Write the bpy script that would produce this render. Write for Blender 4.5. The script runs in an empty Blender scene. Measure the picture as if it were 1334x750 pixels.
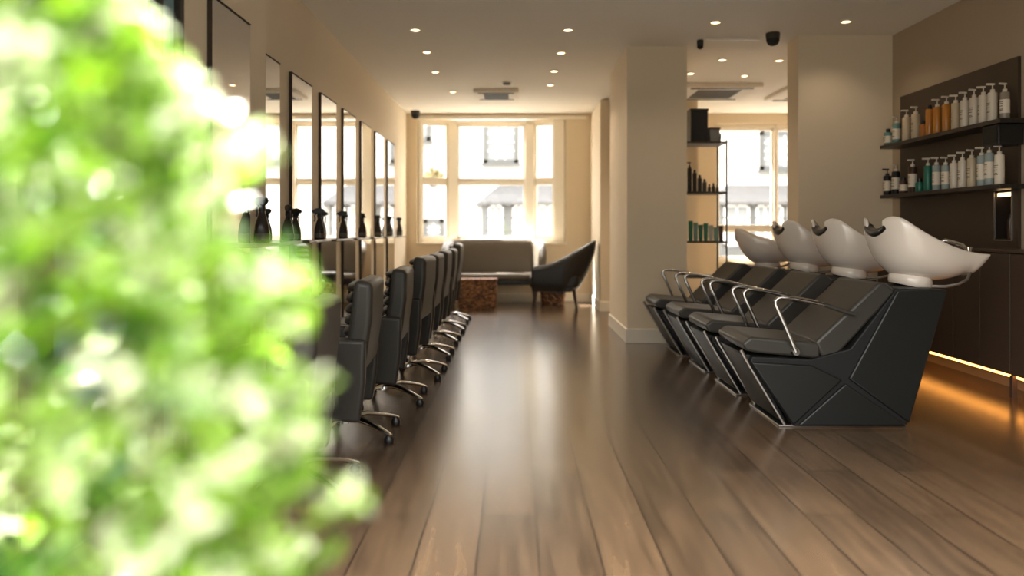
import bpy, bmesh, math, random
from mathutils import Vector, Matrix
random.seed(11)
PI = math.pi
SC = bpy.context.scene
COL = SC.collection
F = 1000.0; VX, VY = 672.0, 300.0      # focal length (px) and vanishing point in a 1334x750 frame

# ------------------------------------------------------------------ materials
def lin(c):
    return tuple((v/255/12.92) if v/255 <= .04045 else ((v/255+.055)/1.055)**2.4 for v in c)
def newmat(name):
    m = bpy.data.materials.new(name); m.use_nodes = True
    nt = m.node_tree
    return m, nt, nt.nodes['Principled BSDF']
def mat(name, rgb, rough=.5, metal=0, spec=.5, var=0.0, scale=8, bump=0.0, coat=0, bscale=None):
    m, nt, b = newmat(name)
    c = lin(rgb)
    b.inputs['Base Color'].default_value = (*c, 1)
    b.inputs['Roughness'].default_value = rough
    b.inputs['Metallic'].default_value = metal
    b.inputs['Specular IOR Level'].default_value = spec
    if coat: b.inputs['Coat Weight'].default_value = coat; b.inputs['Coat Roughness'].default_value = .08
    tc = nt.nodes.new('ShaderNodeTexCoord')
    n = nt.nodes.new('ShaderNodeTexNoise'); n.inputs['Scale'].default_value = scale; n.inputs['Detail'].default_value = 4
    nt.links.new(tc.outputs['Object'], n.inputs['Vector'])
    r = nt.nodes.new('ShaderNodeMapRange'); r.inputs[3].default_value = 1-var; r.inputs[4].default_value = 1+var
    nt.links.new(n.outputs['Fac'], r.inputs['Value'])
    mx = nt.nodes.new('ShaderNodeVectorMath'); mx.operation = 'SCALE'; mx.inputs[0].default_value = c
    nt.links.new(r.outputs['Result'], mx.inputs['Scale'])
    nt.links.new(mx.outputs['Vector'], b.inputs['Base Color'])
    if bump:
        n2 = nt.nodes.new('ShaderNodeTexNoise'); n2.inputs['Scale'].default_value = bscale or scale*8
        nt.links.new(tc.outputs['Object'], n2.inputs['Vector'])
        bp = nt.nodes.new('ShaderNodeBump'); bp.inputs['Strength'].default_value = bump; bp.inputs['Distance'].default_value = .004
        nt.links.new(n2.outputs['Fac'], bp.inputs['Height']); nt.links.new(bp.outputs['Normal'], b.inputs['Normal'])
    return m
def emit(name, rgb, s):
    m, nt, b = newmat(name)
    b.inputs['Base Color'].default_value = (*lin(rgb), 1)
    b.inputs['Emission Color'].default_value = (*lin(rgb), 1)
    b.inputs['Emission Strength'].default_value = s
    return m
def glass(name, tint=(1, 1, 1), refl=.12):
    m = bpy.data.materials.new(name); m.use_nodes = True
    nt = m.node_tree; nt.nodes.clear()
    o = nt.nodes.new('ShaderNodeOutputMaterial'); mx = nt.nodes.new('ShaderNodeMixShader')
    t = nt.nodes.new('ShaderNodeBsdfTransparent'); t.inputs['Color'].default_value = (*tint, 1)
    g = nt.nodes.new('ShaderNodeBsdfGlossy'); g.inputs['Roughness'].default_value = .02
    mx.inputs[0].default_value = .07; nt.links.new(t.outputs[0], mx.inputs[1]); nt.links.new(g.outputs[0], mx.inputs[2])
    nt.links.new(mx.outputs[0], o.inputs[0])
    return m
def wood_floor():
    m, nt, b = newmat('oak_plank_floor')
    N, L = nt.nodes.new, nt.links.new
    tc = N('ShaderNodeTexCoord'); mp = N('ShaderNodeMapping'); mp.inputs['Rotation'].default_value = (0, 0, PI/2)
    mp.inputs['Location'].default_value = (0, -.07, 0)
    L(tc.outputs['Object'], mp.inputs['Vector'])
    br = N('ShaderNodeTexBrick'); br.offset = .37; br.offset_frequency = 2
    br.inputs['Scale'].default_value = 1.0; br.inputs['Brick Width'].default_value = 1.35; br.inputs['Row Height'].default_value = .189
    br.inputs['Mortar Size'].default_value = .0038; br.inputs['Mortar Smooth'].default_value = .3; br.inputs['Bias'].default_value = 0
    br.inputs['Color1'].default_value = (0, 0, 0, 1); br.inputs['Color2'].default_value = (1, 1, 1, 1); br.inputs['Mortar'].default_value = (.5, .5, .5, 1)
    L(mp.outputs['Vector'], br.inputs['Vector'])
    mp2 = N('ShaderNodeMapping'); mp2.inputs['Scale'].default_value = (14, 1.1, 1); L(tc.outputs['Object'], mp2.inputs['Vector'])
    n = N('ShaderNodeTexNoise'); n.inputs['Scale'].default_value = 2.2; n.inputs['Detail'].default_value = 7; n.inputs['Roughness'].default_value = .62
    L(mp2.outputs['Vector'], n.inputs['Vector'])
    n3 = N('ShaderNodeTexNoise'); n3.inputs['Scale'].default_value = 1.6; n3.inputs['Detail'].default_value = 3; L(tc.outputs['Object'], n3.inputs['Vector'])
    a = N('ShaderNodeMath'); a.operation = 'MULTIPLY_ADD'; a.inputs[1].default_value = .26; L(br.outputs['Color'], a.inputs[0]); 
    s = N('ShaderNodeMath'); s.operation = 'MULTIPLY'; s.inputs[1].default_value = .95; L(n.outputs['Fac'], s.inputs[0]); L(s.outputs[0], a.inputs[2])
    a2 = N('ShaderNodeMath'); a2.operation = 'MULTIPLY_ADD'; a2.inputs[1].default_value = .25; L(n3.outputs['Fac'], a2.inputs[0]); L(a.outputs[0], a2.inputs[2])
    cr = N('ShaderNodeValToRGB'); e = cr.color_ramp.elements
    e[0].position = .42; e[0].color = (*lin((48, 36, 26)), 1); e[1].position = 1.0; e[1].color = (*lin((116, 92, 69)), 1)
    L(a2.outputs[0], cr.inputs['Fac'])
    mx = N('ShaderNodeMix'); mx.data_type = 'RGBA'; L(br.outputs['Fac'], mx.inputs['Factor']); L(cr.outputs['Color'], mx.inputs['A']); mx.inputs['B'].default_value = (*lin((26, 19, 14)), 1)
    L(mx.outputs['Result'], b.inputs['Base Color'])
    rr = N('ShaderNodeMapRange'); rr.inputs[3].default_value = .22; rr.inputs[4].default_value = .26; L(n.outputs['Fac'], rr.inputs['Value']); L(rr.outputs['Result'], b.inputs['Roughness'])
    bp = N('ShaderNodeBump'); bp.inputs['Strength'].default_value = .12; bp.inputs['Distance'].default_value = .002
    iv = N('ShaderNodeMath'); iv.operation = 'MULTIPLY_ADD'; iv.inputs[1].default_value = -1.2; L(br.outputs['Fac'], iv.inputs[0]); L(s.outputs[0], iv.inputs[2])
    L(iv.outputs[0], bp.inputs['Height']); L(bp.outputs['Normal'], b.inputs['Normal'])
    b.inputs['Specular IOR Level'].default_value = .9
    b.inputs['Coat Weight'].default_value = .5; b.inputs['Coat Roughness'].default_value = .2
    return m
def mosaic_wood(name, c0, c1, scale):
    m, nt, b = newmat(name); N, L = nt.nodes.new, nt.links.new
    tc = N('ShaderNodeTexCoord'); v = N('ShaderNodeTexVoronoi'); v.inputs['Scale'].default_value = scale; L(tc.outputs['Object'], v.inputs['Vector'])
    cr = N('ShaderNodeValToRGB'); cr.color_ramp.elements[0].color = (*lin(c0), 1); cr.color_ramp.elements[1].color = (*lin(c1), 1)
    cr.color_ramp.elements[0].position = .2; cr.color_ramp.elements[1].position = .9
    sp = N('ShaderNodeSeparateColor'); L(v.outputs['Color'], sp.inputs[0]); L(sp.outputs[0], cr.inputs['Fac'])
    L(cr.outputs['Color'], b.inputs['Base Color']); b.inputs['Roughness'].default_value = .6
    bp = N('ShaderNodeBump'); bp.invert = True; bp.inputs['Distance'].default_value = .02; L(v.outputs['Distance'], bp.inputs['Height']); L(bp.outputs['Normal'], b.inputs['Normal'])
    return m
def slate(name):
    m, nt, b = newmat(name); N, L = nt.nodes.new, nt.links.new
    tc = N('ShaderNodeTexCoord'); br = N('ShaderNodeTexBrick'); br.inputs['Scale'].default_value = 5
    br.inputs['Color1'].default_value = (*lin((112, 112, 112)), 1); br.inputs['Color2'].default_value = (*lin((96, 96, 98)), 1); br.inputs['Mortar'].default_value = (*lin((70, 70, 72)), 1)
    L(tc.outputs['Object'], br.inputs['Vector']); L(br.outputs['Color'], b.inputs['Base Color']); b.inputs['Roughness'].default_value = .7
    return m
def leaf_mat():
    m, nt, b = newmat('leaf'); N, L = nt.nodes.new, nt.links.new
    at = N('ShaderNodeAttribute'); at.attribute_name = 'tone'
    cr = N('ShaderNodeValToRGB'); e = cr.color_ramp.elements
    e[0].position = 0; e[0].color = (*lin((40, 98, 18)), 1); e[1].position = 1; e[1].color = (*lin((243, 247, 214)), 1)  # near-white end paints sun-bright highlights into the leaf colour
    k = cr.color_ramp.elements.new(.5); k.color = (*lin((148, 192, 40)), 1)
    L(at.outputs['Fac'], cr.inputs['Fac']); L(cr.outputs['Color'], b.inputs['Base Color']); b.inputs['Roughness'].default_value = .3; b.inputs['Coat Weight'].default_value = .8; b.inputs['Coat Roughness'].default_value = .18
    tr = N('ShaderNodeBsdfTranslucent'); L(cr.outputs['Color'], tr.inputs['Color'])
    mx = N('ShaderNodeMixShader'); mx.inputs[0].default_value = .42
    o = nt.nodes['Material Output']; L(b.outputs[0], mx.inputs[1]); L(tr.outputs[0], mx.inputs[2]); L(mx.outputs[0], o.inputs[0])
    return m

M = dict(
    wall=mat('beige_wall_paint', (230, 214, 187), .7, var=.02, scale=2),
    ceil=mat('warm_white_ceiling', (240, 234, 222), .8, var=.02, scale=2),
    trim=mat('cream_gloss_trim', (236, 227, 209), .35, var=.02),
    floor=wood_floor(),
    dark_panel=mat('dark_brown_panel', (66, 52, 38), .45, var=.08, scale=5),
    cabinet=mat('dark_brown_cabinet', (74, 58, 46), .45, var=.08, scale=4),
    shelfm=mat('black_brown_shelf', (38, 31, 26), .4, var=.05),
    mirror=mat('mirror_glass', (236, 236, 236), .015, metal=1),
    edge=mat('dark_mirror_edge', (60, 50, 42), .4),
    leather=mat('charcoal_leather', (54, 51, 46), .42, spec=.5, var=.06, scale=6, bump=.12, bscale=220),
    black_leather=mat('black_leather', (30, 30, 29), .38, spec=.55, var=.06, scale=6, bump=.12, bscale=220),
    greyleather=mat('grey_brown_leather', (108, 100, 88), .35, var=.05, scale=5, bump=.1, bscale=150),
    chairblack=mat('black_hide', (27, 25, 23), .36, var=.06, scale=5, bump=.1, bscale=150),
    baseblack=mat('black_shell', (20, 22, 21), .42, var=.05, scale=6),
    gap=mat('black_gap', (10, 10, 10), .6),
    chrome=mat('chrome', (212, 210, 206), .12, metal=1),
    steel=mat('brushed_steel', (170, 166, 160), .3, metal=1),
    ceramic=mat('white_ceramic', (226, 214, 200), .18, var=.01, coat=.4),
    gel=mat('black_gel', (18, 18, 18), .3),
    blackpl=mat('black_plastic', (22, 22, 22), .35),
    smoke=mat('smoky_bottle_plastic', (52, 46, 40), .2),
    ledge=mat('dark_glass_ledge', (92, 84, 72), .2),
    darkwood=mat('dark_walnut', (52, 34, 24), .4, var=.15, scale=12),
    stump=mosaic_wood('log_slice_mosaic', (72, 46, 28), (150, 104, 64), 44),
    wicker=mosaic_wood('brown_wicker', (70, 42, 24), (168, 112, 66), 40),
    glass=glass('window_glass'),
    blueglass=mat('blue_grey_glass', (128, 158, 164), .3),
    frame_dark=mat('dark_bronze_frame', (50, 47, 42), .4),
    led=emit('warm_led', (255, 166, 74), 7),
    lamp=emit('downlight_lens', (255, 222, 176), 5),
    nichelight=emit('niche_light', (255, 210, 150), 3.0),
    render=mat('white_render', (212, 210, 205), .8, var=.02, scale=1),
    greypaint=mat('grey_paint', (104, 106, 106), .6),
    whitepaint=mat('white_paint', (236, 236, 232), .5),
    pane=mat('pale_window_pane', (150, 154, 156), .15),
    slate=slate('slate_tiles'),
    road=mat('pale_paved_road', (112, 109, 104), .85, var=.1, scale=3),
    pave=mat('stone_paving', (70, 68, 64), .8, var=.1, scale=3),
    leaf=leaf_mat(), bark=mat('bark', (92, 70, 50), .8, var=.2, scale=20, bump=.4), soil=mat('soil', (50, 38, 28), .9, var=.3, scale=30),
    pot=mat('grey_planter', (90, 90, 88), .6, var=.05),
    flower=mosaic_wood('flowers_mix', (90, 120, 60), (200, 150, 120), 30),
)
for nm, c, r in [('b_white', (222, 210, 190), .3), ('b_cream', (205, 186, 154), .3), ('b_amber', (196, 128, 50), .25), ('b_teal', (28, 112, 92), .3), ('b_tealpale', (110, 150, 144), .25),
                 ('b_blue', (160, 172, 168), .25), ('b_black', (26, 26, 28), .3), ('b_brown', (70, 48, 32), .3), ('b_clear', (150, 138, 122), .2), ('b_label', (236, 224, 204), .6),
                 ('b_ltext', (112, 98, 82), .6), ('b_orange', (178, 110, 44), .5)]:
    M[nm] = mat(nm, c, r)
M['taupe'] = mat('taupe_right_wall', (176, 158, 134), .7, var=.02, scale=2)  # right wall's colour, set darker than the beige of the other walls

# ------------------------------------------------------------------ mesh helpers
class MB:
    def __init__(s): s.v = []; s.f = []
    def add(s, vs, fs):
        o = len(s.v); s.v += [tuple(p) for p in vs]; s.f += [tuple(i+o for i in f) for f in fs]; return s
    def box(s, x0, x1, y0, y1, z0, z1):
        return s.add([(x0, y0, z0), (x1, y0, z0), (x1, y1, z0), (x0, y1, z0), (x0, y0, z1), (x1, y0, z1), (x1, y1, z1), (x0, y1, z1)],
                     [(0, 3, 2, 1), (4, 5, 6, 7), (0, 1, 5, 4), (1, 2, 6, 5), (2, 3, 7, 6), (3, 0, 4, 7)])
    def prism(s, poly, y0, y1):           # poly in (x,z), extruded along y
        n = len(poly)
        vs = [(x, y0, z) for x, z in poly]+[(x, y1, z) for x, z in poly]
        fs = [tuple(range(n)), tuple(range(2*n-1, n-1, -1))]+[(i, i+n, (i+1) % n+n, (i+1) % n) for i in range(n)]
        return s.add(vs, fs)
    def prismz(s, poly, z0, z1):          # poly in (x,y), extruded along z
        n = len(poly)
        vs = [(x, y, z0) for x, y in poly]+[(x, y, z1) for x, y in poly]
        fs = [tuple(range(n-1, -1, -1)), tuple(range(n, 2*n))]+[(i, (i+1) % n, (i+1) % n+n, i+n) for i in range(n)]
        return s.add(vs, fs)
    def lathe(s, prof, c=(0, 0, 0), n=20, sx=1, sy=1):
        vs = []; fs = []
        for r, z in prof:
            for k in range(n):
                a = 2*PI*k/n; vs.append((c[0]+r*sx*math.cos(a), c[1]+r*sy*math.sin(a), c[2]+z))
        for i in range(len(prof)-1):
            for k in range(n):
                fs.append((i*n+k, i*n+(k+1) % n, (i+1)*n+(k+1) % n, (i+1)*n+k))
        fs.append(tuple(range(n-1, -1, -1))); fs.append(tuple(range((len(prof)-1)*n, len(prof)*n)))
        return s.add(vs, fs)
    def tube(s, pts, r, n=10, flat=1.0):
        pts = [Vector(p) for p in pts]; rs = r if isinstance(r, (list, tuple)) else [r]*len(pts)
        vs = []; fs = []; up = None
        for i, p in enumerate(pts):
            d = (pts[min(i+1, len(pts)-1)]-pts[max(i-1, 0)]).normalized()
            if up is None:
                up = Vector((0, 0, 1)) if abs(d.z) < .9 else Vector((0, 1, 0))
            a = d.cross(up).normalized(); b2 = a.cross(d).normalized(); up = b2
            for k in range(n):
                t = 2*PI*k/n; vs.append(p+a*(rs[i]*math.cos(t))+b2*(rs[i]*flat*math.sin(t)))
        for i in range(len(pts)-1):
            for k in range(n):
                fs.append((i*n+k, i*n+(k+1) % n, (i+1)*n+(k+1) % n, (i+1)*n+k))
        fs.append(tuple(range(n-1, -1, -1))); fs.append(tuple(range((len(pts)-1)*n, len(pts)*n)))
        return s.add(vs, fs)
    def loft(s, rings, caps=True, closed=True):
        n = len(rings[0]); vs = [p for r in rings for p in r]; fs = []
        for i in range(len(rings)-1):
            for k in range(n if closed else n-1):
                fs.append((i*n+k, i*n+(k+1) % n, (i+1)*n+(k+1) % n, (i+1)*n+k))
        if caps: fs.append(tuple(range(n-1, -1, -1))); fs.append(tuple(range((len(rings)-1)*n, len(rings)*n)))
        return s.add(vs, fs)
    def ball(s, c, rx, ry, rz, n=14):
        prof = [(max(1e-4, math.sin(PI*i/n)), -math.cos(PI*i/n)) for i in range(n+1)]
        vs = []; o = MB().lathe(prof, n=n+4)
        return s.add([(c[0]+x*rx, c[1]+y*ry, c[2]+z*rz) for x, y, z in o.v], o.f)
    def xf(s, mtx): s.v = [tuple(mtx @ Vector(p)) for p in s.v]; return s

def obj(name, mb, m, parent=None, bevel=0, seg=3, angle=40, sub=0, smooth=True, solid=0):
    me = bpy.data.meshes.new(name); me.from_pydata(mb.v, [], mb.f); me.update()
    bm = bmesh.new(); bm.from_mesh(me); bmesh.ops.recalc_face_normals(bm, faces=bm.faces); bm.to_mesh(me); bm.free()
    if smooth:
        for p in me.polygons: p.use_smooth = True
        me.set_sharp_from_angle(angle=math.radians(angle))
    me.materials.append(M[m] if isinstance(m, str) else m)
    o = bpy.data.objects.new(name, me); COL.objects.link(o)
    if parent: o.parent = parent
    if solid:
        d = o.modifiers.new('s', 'SOLIDIFY'); d.thickness = solid; d.offset = 0
    if bevel:
        d = o.modifiers.new('b', 'BEVEL'); d.width = bevel; d.segments = seg; d.limit_method = 'ANGLE'; d.angle_limit = math.radians(35)
    if sub:
        d = o.modifiers.new('u', 'SUBSURF'); d.levels = sub; d.render_levels = sub
    return o
def tag(o, label, cat, group=None):
    o['label'] = label; o['category'] = cat
    if group: o['group'] = group
    return o
def thing(name, label, cat, loc=(0, 0, 0), rz=0, group=None):
    o = bpy.data.objects.new(name, None); COL.objects.link(o); o.location = loc; o.rotation_euler = (0, 0, rz)
    o.empty_display_size = .1
    return tag(o, label, cat, group)
def struct(name, mb, m, parent=None, **k):
    o = obj(name, mb, m, parent, **k)
    if not parent: o['kind'] = 'structure'
    return o
KIDS = {}
def dup(root, loc, rz=None, label=None, group=None):
    r = root.copy(); COL.objects.link(r); r.location = loc
    if rz is not None: r.rotation_euler = (0, 0, rz)
    if label: r['label'] = label
    if group: r['group'] = group
    for ch in list(root.children):
        c = ch.copy(); COL.objects.link(c); c.parent = r
        for g in list(ch.children):
            d = g.copy(); COL.objects.link(d); d.parent = c
    return r

# ------------------------------------------------------------------ the room
CH = 2.634
LX, RX, BY, FY = -1.53, 3.16, 10.75, 2.0
struct('floor', MB().box(-1.75, 5.0, FY-.15, 11.3, -.12, 0), 'floor', smooth=False)
struct('ceiling', MB().box(-1.75, 5.0, FY-.15, 11.16, CH, CH+.15), 'ceil', smooth=False)
# wall with the mirrors, with the projecting pier
struct('wall_left', MB().box(LX-.2, LX, FY-.15, 11.3, 0, CH), 'wall', smooth=False)
struct('wall_pier', MB().box(LX, -1.41, 3.20, 4.325, 0, CH), 'wall', smooth=False)
struct('baseboard_left', MB().box(LX, LX+.015, 4.325, BY, 0, .09), 'trim', bevel=.004)
# right wall with a niche hole
NY0, NY1, NZ0, NZ1 = 4.86, 5.03, .94, 1.25
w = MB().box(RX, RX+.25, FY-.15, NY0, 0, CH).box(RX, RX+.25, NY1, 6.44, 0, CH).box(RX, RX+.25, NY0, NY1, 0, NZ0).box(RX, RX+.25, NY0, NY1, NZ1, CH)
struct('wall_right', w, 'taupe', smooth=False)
struct('wall_pillar', MB().box(2.37, 5.0, 6.44, 6.70, 0, CH), 'wall', smooth=False)
struct('baseboard_pillar', MB().box(2.355, 3.15, 6.425, 6.44, 0, .12).box(2.355, 2.37, 6.425, 6.70, 0, .12), 'trim', bevel=.003)
struct('wall_far_right', MB().box(4.8, 5.0, 6.70, 11.3, 0, CH), 'wall', smooth=False)
struct('wall_column', MB().box(.989, 1.52, 6.82, 8.07, 0, CH), 'wall', smooth=False)
struct('baseboard_column', MB().box(.974, 1.535, 6.805, 8.085, 0, .125), 'trim', bevel=.004)
struct('wall_bay_return', MB().box(1.045, 2.25, 9.5, BY, 0, CH-.02), 'wall', smooth=False)
struct('baseboard_bay_return', MB().box(1.03, 2.25, 9.485, BY, 0, .12), 'trim', bevel=.004)
# shopfront behind which the camera stands
struct('wall_front', MB().box(-1.75, -1.42, FY-.15, FY, 0, CH).box(2.1, 3.41, FY-.15, FY, 0, CH).box(-1.42, 2.1, FY-.15, FY, 1.95, CH), 'frame_dark', smooth=False)
# back wall: bay opening on one side, a big window on the other
bx0, bx1, bz0, bz1 = -1.385, .70, .80, 2.58
wb = MB().box(LX, bx0, BY, BY+.2, 0, CH).box(bx1, 2.80, BY, BY+.2, 0, CH).box(bx0, bx1, BY, BY+.2, bz1, CH)
wb.box(2.80, 4.5, BY, BY+.2, 2.50, CH).box(2.80, 4.5, BY, BY+.2, 0, .55).box(4.5, 4.8, BY, BY+.2, 0, CH)
struct('wall_back', wb, 'wall', smooth=False)
bay = [(-1.385, 10.85), (-.86, 11.06), (.155, 11.06), (.70, 10.85)]
bl = MB().prismz([(-1.385, 10.74), (.70, 10.74), (.70, 10.93), (.155, 11.14), (-.86, 11.14), (-1.385, 10.93)], 0, bz0)
struct('wall_bay', bl, 'wall', smooth=False)
struct('trim_1', MB().prismz([(-1.40, 10.72), (.715, 10.72), (.715, 10.86), (.155, 11.09), (-.86, 11.09), (-1.40, 10.86)], bz0, bz0+.03), 'trim', bevel=.006)
struct('trim_2', MB().box(-1.40, .98, 10.70, BY, 2.55, 2.60), 'trim', bevel=.006)
struct('baseboard_back', MB().box(LX, 1.03, 10.722, 10.74, 0, .12), 'trim', bevel=.004)
def window(idx, p, q, z0, z1, rail, post, muntin=False):
    p = Vector((*p, 0)); q = Vector((*q, 0)); L = (q-p).length; ang = math.atan2(q.y-p.y, q.x-p.x)
    mt = Matrix.Translation(p) @ Matrix.Rotation(ang, 4, 'Z')
    f = MB().box(0, post[0], -.05, .06, z0, z1).box(L-post[1], L, -.05, .06, z0, z1).box(0, L, -.05, .06, z0, z0+.06).box(0, L, -.05, .06, z1-.06, z1)
    f.box(post[0], L-post[1], -.025, .035, rail-.022, rail+.022)
    o = struct('window_%d' % idx, f.xf(mt), 'trim', bevel=.008)
    for nm, a, b in (('sash', z0+.06, rail-.022), ('sash', rail+.022, z1-.06)):
        s = MB(); x0, x1 = post[0], L-post[1]; y0, y1 = (-.02, .015)
        s.box(x0, x0+.028, y0, y1, a, b).box(x1-.028, x1, y0, y1, a, b).box(x0, x1, y0, y1, a, a+.028).box(x0, x1, y0, y1, b-.028, b)
        if muntin: s.box((x0+x1)/2-.012, (x0+x1)/2+.012, y0, y1, a, b)
        so = obj('sash', s.xf(mt), 'trim', o, bevel=.004)
        obj('pane', MB().box(x0+.02, x1-.02, -.005, .001, a+.02, b-.02).xf(mt), 'glass', so, smooth=False)
window(1, bay[0], bay[1], .83, 2.58, 1.70, (.05, .13))
window(2, bay[1], bay[2], .83, 2.58, 1.70, (.02, .02))
window(3, bay[2], bay[3], .83, 2.58, 1.70, (.13, .16))
window(4, (2.80, BY+.12), (3.66, BY+.12), .55, 2.50, 1.03, (.05, .02))
window(5, (3.66, BY+.12), (4.50, BY+.12), .55, 2.50, 1.03, (.02, .05))
# glazed door beside the pier
dr = MB().box(-1.43, -1.38, 3.155, 3.20, 0, CH).box(-1.43, -1.38, 2.93, 3.01, 0, CH).box(-1.43, -1.38, 2.2, 2.30, 0, CH).box(-1.43, -1.38, 2.3, 3.1, 0, .12).box(-1.43, -1.38, 2.3, 3.1, 2.48, CH)
do = struct('door_1', dr, 'frame_dark', bevel=.006)
obj('door_glass', MB().box(-1.415, -1.405, 2.30, 3.16, .12, 2.48), 'blueglass', do, smooth=False)

# ------------------------------------------------------------------ mirrors, ledges and spray bottles
MY = [3.51]+[4.405+.775*k for k in range(7)]
place_m = ['on the projecting pier above the shrub', 'just past the pier, its near edge hidden by it', 'third along the wall from the pier end', 'fourth along the wall, behind a smoky spray bottle',
           'fifth along the wall, halfway to the bay window', 'sixth along the wall, third before the bay window', 'second last before the bay window', 'last before the bay window']
place_s = ['on the pier mirror under the tallest spray bottle', 'across the second mirror, two spray bottles on it']+['across the %s mirror from the pier' % q for q in ('third', 'fourth', 'fifth', 'sixth')]+['across the mirror second last before the bay window', 'across the last mirror before the bay window']
bpos = [4.09, 4.80, 5.57, 6.34, 7.13, 7.93, 8.66, 9.40]
place_b = ['on the ledge by the pier, tallest of the spray bottles', 'on the second ledge, beside its own reflection', 'on the third ledge from the pier', 'on the fourth ledge from the pier',
           'on the fifth ledge from the pier', 'on the sixth ledge from the pier', 'on the ledge second from the bay window', 'on the ledge closest to the bay window']
bottle0 = None
for k, y in enumerate(MY):
    x = -1.41 if k == 0 else LX
    t = thing('wall_mirror', 'tall narrow wall mirror '+place_m[k], 'mirror', (x, y+.26, .12), 0, 'mirrors along the styling wall')
    h = 1.95 if k else 1.96
    obj('mirror_frame', MB().box(0, .022, -.264, -.26, 0, h).box(0, .022, -.26, .26, 0, .004).box(0, .022, -.26, .26, h-.004, h), 'edge', t, smooth=False)
    obj('mirror_glass', MB().box(.001, .016, -.26, .26, .008, h-.008), 'mirror', t, smooth=False)
    yl = y+.26 if k else 4.02
    lw = .31 if k else .28
    tag(obj('mirror_shelf', MB().box(x+.016 if k else x, x+.15, yl-lw, yl+lw, .915, .935), 'ledge', bevel=.004),
        'thin dark ledge '+place_s[k], 'shelf', 'mirror shelves')
def make_bottle():
    t = thing('spray_bottle', '', 'spray bottle')
    obj('bottle_body', MB().lathe([(.034, 0), (.038, .006), (.038, .05), (.034, .085), (.022, .125), (.013, .15), (.013, .16)], n=18), 'smoke', t)
    obj('label', MB().lathe([(.0386, .012), (.0386, .045)], n=18), 'ledge', t)
    h = MB().lathe([(.017, .155), (.017, .18), (.012, .19)], n=12)
    h.prism([(-.045, .19), (-.048, .212), (-.02, .226), (.026, .222), (.034, .205), (.02, .185), (-.015, .185)], -.011, .011)
    h.box(-.056, -.045, -.006, .006, .196, .208)
    obj('spray_head', h, 'blackpl', t, bevel=.003, seg=2)
    obj('trigger', MB().tube([(-.024, 0, .19), (-.034, 0, .17), (-.03, 0, .145), (-.036, 0, .13)], .005, 6), 'blackpl', t)
    return t
bottle0 = make_bottle()
for k, y in enumerate(bpos):
    b = bottle0 if k == 0 else dup(bottle0, (0, 0, 0))
    b.location = (-1.352 if k == 0 else -1.425, y, .935); b.rotation_euler = (0, 0, [-.4, 2.2, .3, .2, -.9, -.6, -.8, -.7][k])
    b.scale = [(1.08,)*3, (1,)*3][k > 0]
    b['label'] = 'dark trigger spray bottle '+place_b[k]; b['group'] = 'spray bottles on the ledges'
b = dup(bottle0, (-1.42, 4.95, .935), 2.6, 'dark trigger spray bottle on the second ledge, behind the other one there', 'spray bottles on the ledges'); b.scale = (.92,)*3

# ------------------------------------------------------------------ styling chairs (face -x)
def rbox(x0, x1, y0, y1, z0, z1): return MB().box(x0, x1, y0, y1, z0, z1)
def make_chair():
    t = thing('styling_chair', '', 'salon chair')
    obj('seat', rbox(-.27, .12, -.195, .195, .35, .455), 'leather', t, bevel=.03)
    for s in (-1, 1):
        poly = [(-.03, .14), (.17, .12), (.195, .30), (.20, .50), (-.02, .51), (-.045, .47)]
        y0, y1 = (s*.20, s*.275)
        obj('arm_panel', MB().prism(poly, min(y0, y1), max(y0, y1)), 'leather', t, bevel=.018)
    bk = MB().prism([(.085, .36), (.19, .34), (.225, .60), (.23, .76), (.145, .775), (.125, .60)], -.245, .245)
    obj('backrest', bk, 'leather', t, bevel=.028, seg=4)
    ch = MB()
    for i in range(6):
        z = .47+.052*i; x = .10+(z-.36)*.085
        ch.ball((x, 0, z), .045, .215, .0275, 12)
    obj('back_cushion', ch, 'black_leather', t)
    obj('seat_plate', MB().box(-.12, .12, -.12, .12, .325, .352).lathe([(.05, .28), (.06, .325)], n=16), 'blackpl', t, bevel=.004)
    hx = .06
    obj('gas_column', MB().lathe([(.05, .065), (.046, .09), (.03, .11), (.03, .20), (.022, .205), (.022, .33)], (hx, 0, 0), n=20), 'chrome', t)
    for i in range(5):
        a = 2*PI*i/5+PI/5; c, s = math.cos(a), math.sin(a)
        lg = obj('base_leg', MB().tube([(hx+c*.02, s*.02, .088), (hx+c*.12, s*.12, .09), (hx+c*.22, s*.22, .068), (hx+c*.285, s*.285, .048), (hx+c*.305, s*.305, .04)], [.026, .022, .018, .015, .012], 10, .6), 'chrome', t)
        obj('glide', MB().lathe([(.02, 0), (.024, .006), (.024, .026), (.012, .04), (.012, .05)], (hx+c*.29, s*.29, 0), 12), 'blackpl', lg)
    return t
chair0 = make_chair()
spots = [(-.95, 2.98, .04, -.03, 'charcoal styling chair beside the shrub, mostly hidden by its leaves'),
         (-.90, 3.75, .06, 0, 'charcoal styling chair with its arm panel showing right past the shrub'),
         (-.85, 4.53, .05, .015, 'charcoal styling chair third along the row, level with the second mirror'),
         (-.81, 5.30, -.04, .055, 'charcoal styling chair fourth along the row, taller back than the one before it'),
         (-.815, 6.08, 0, .05, 'charcoal styling chair fifth along the row of styling chairs'),
         (-.815, 6.85, 0, .055, 'charcoal styling chair sixth along the row, third from the log table'),
         (-.815, 7.63, .03, .05, 'charcoal styling chair seventh along the row, next to last before the log table'),
         (-.815, 8.40, .0, .09, 'charcoal styling chair at the end of the row by the log table and sofa')]
for k, (x, y, rz, lift, lab) in enumerate(spots):
    c = chair0 if k == 0 else dup(chair0, (0, 0, 0))
    c.location = (x, y, 0); c.rotation_euler = (0, 0, rz); c['label'] = lab; c['group'] = 'styling chairs in a row along the mirrors'
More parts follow.
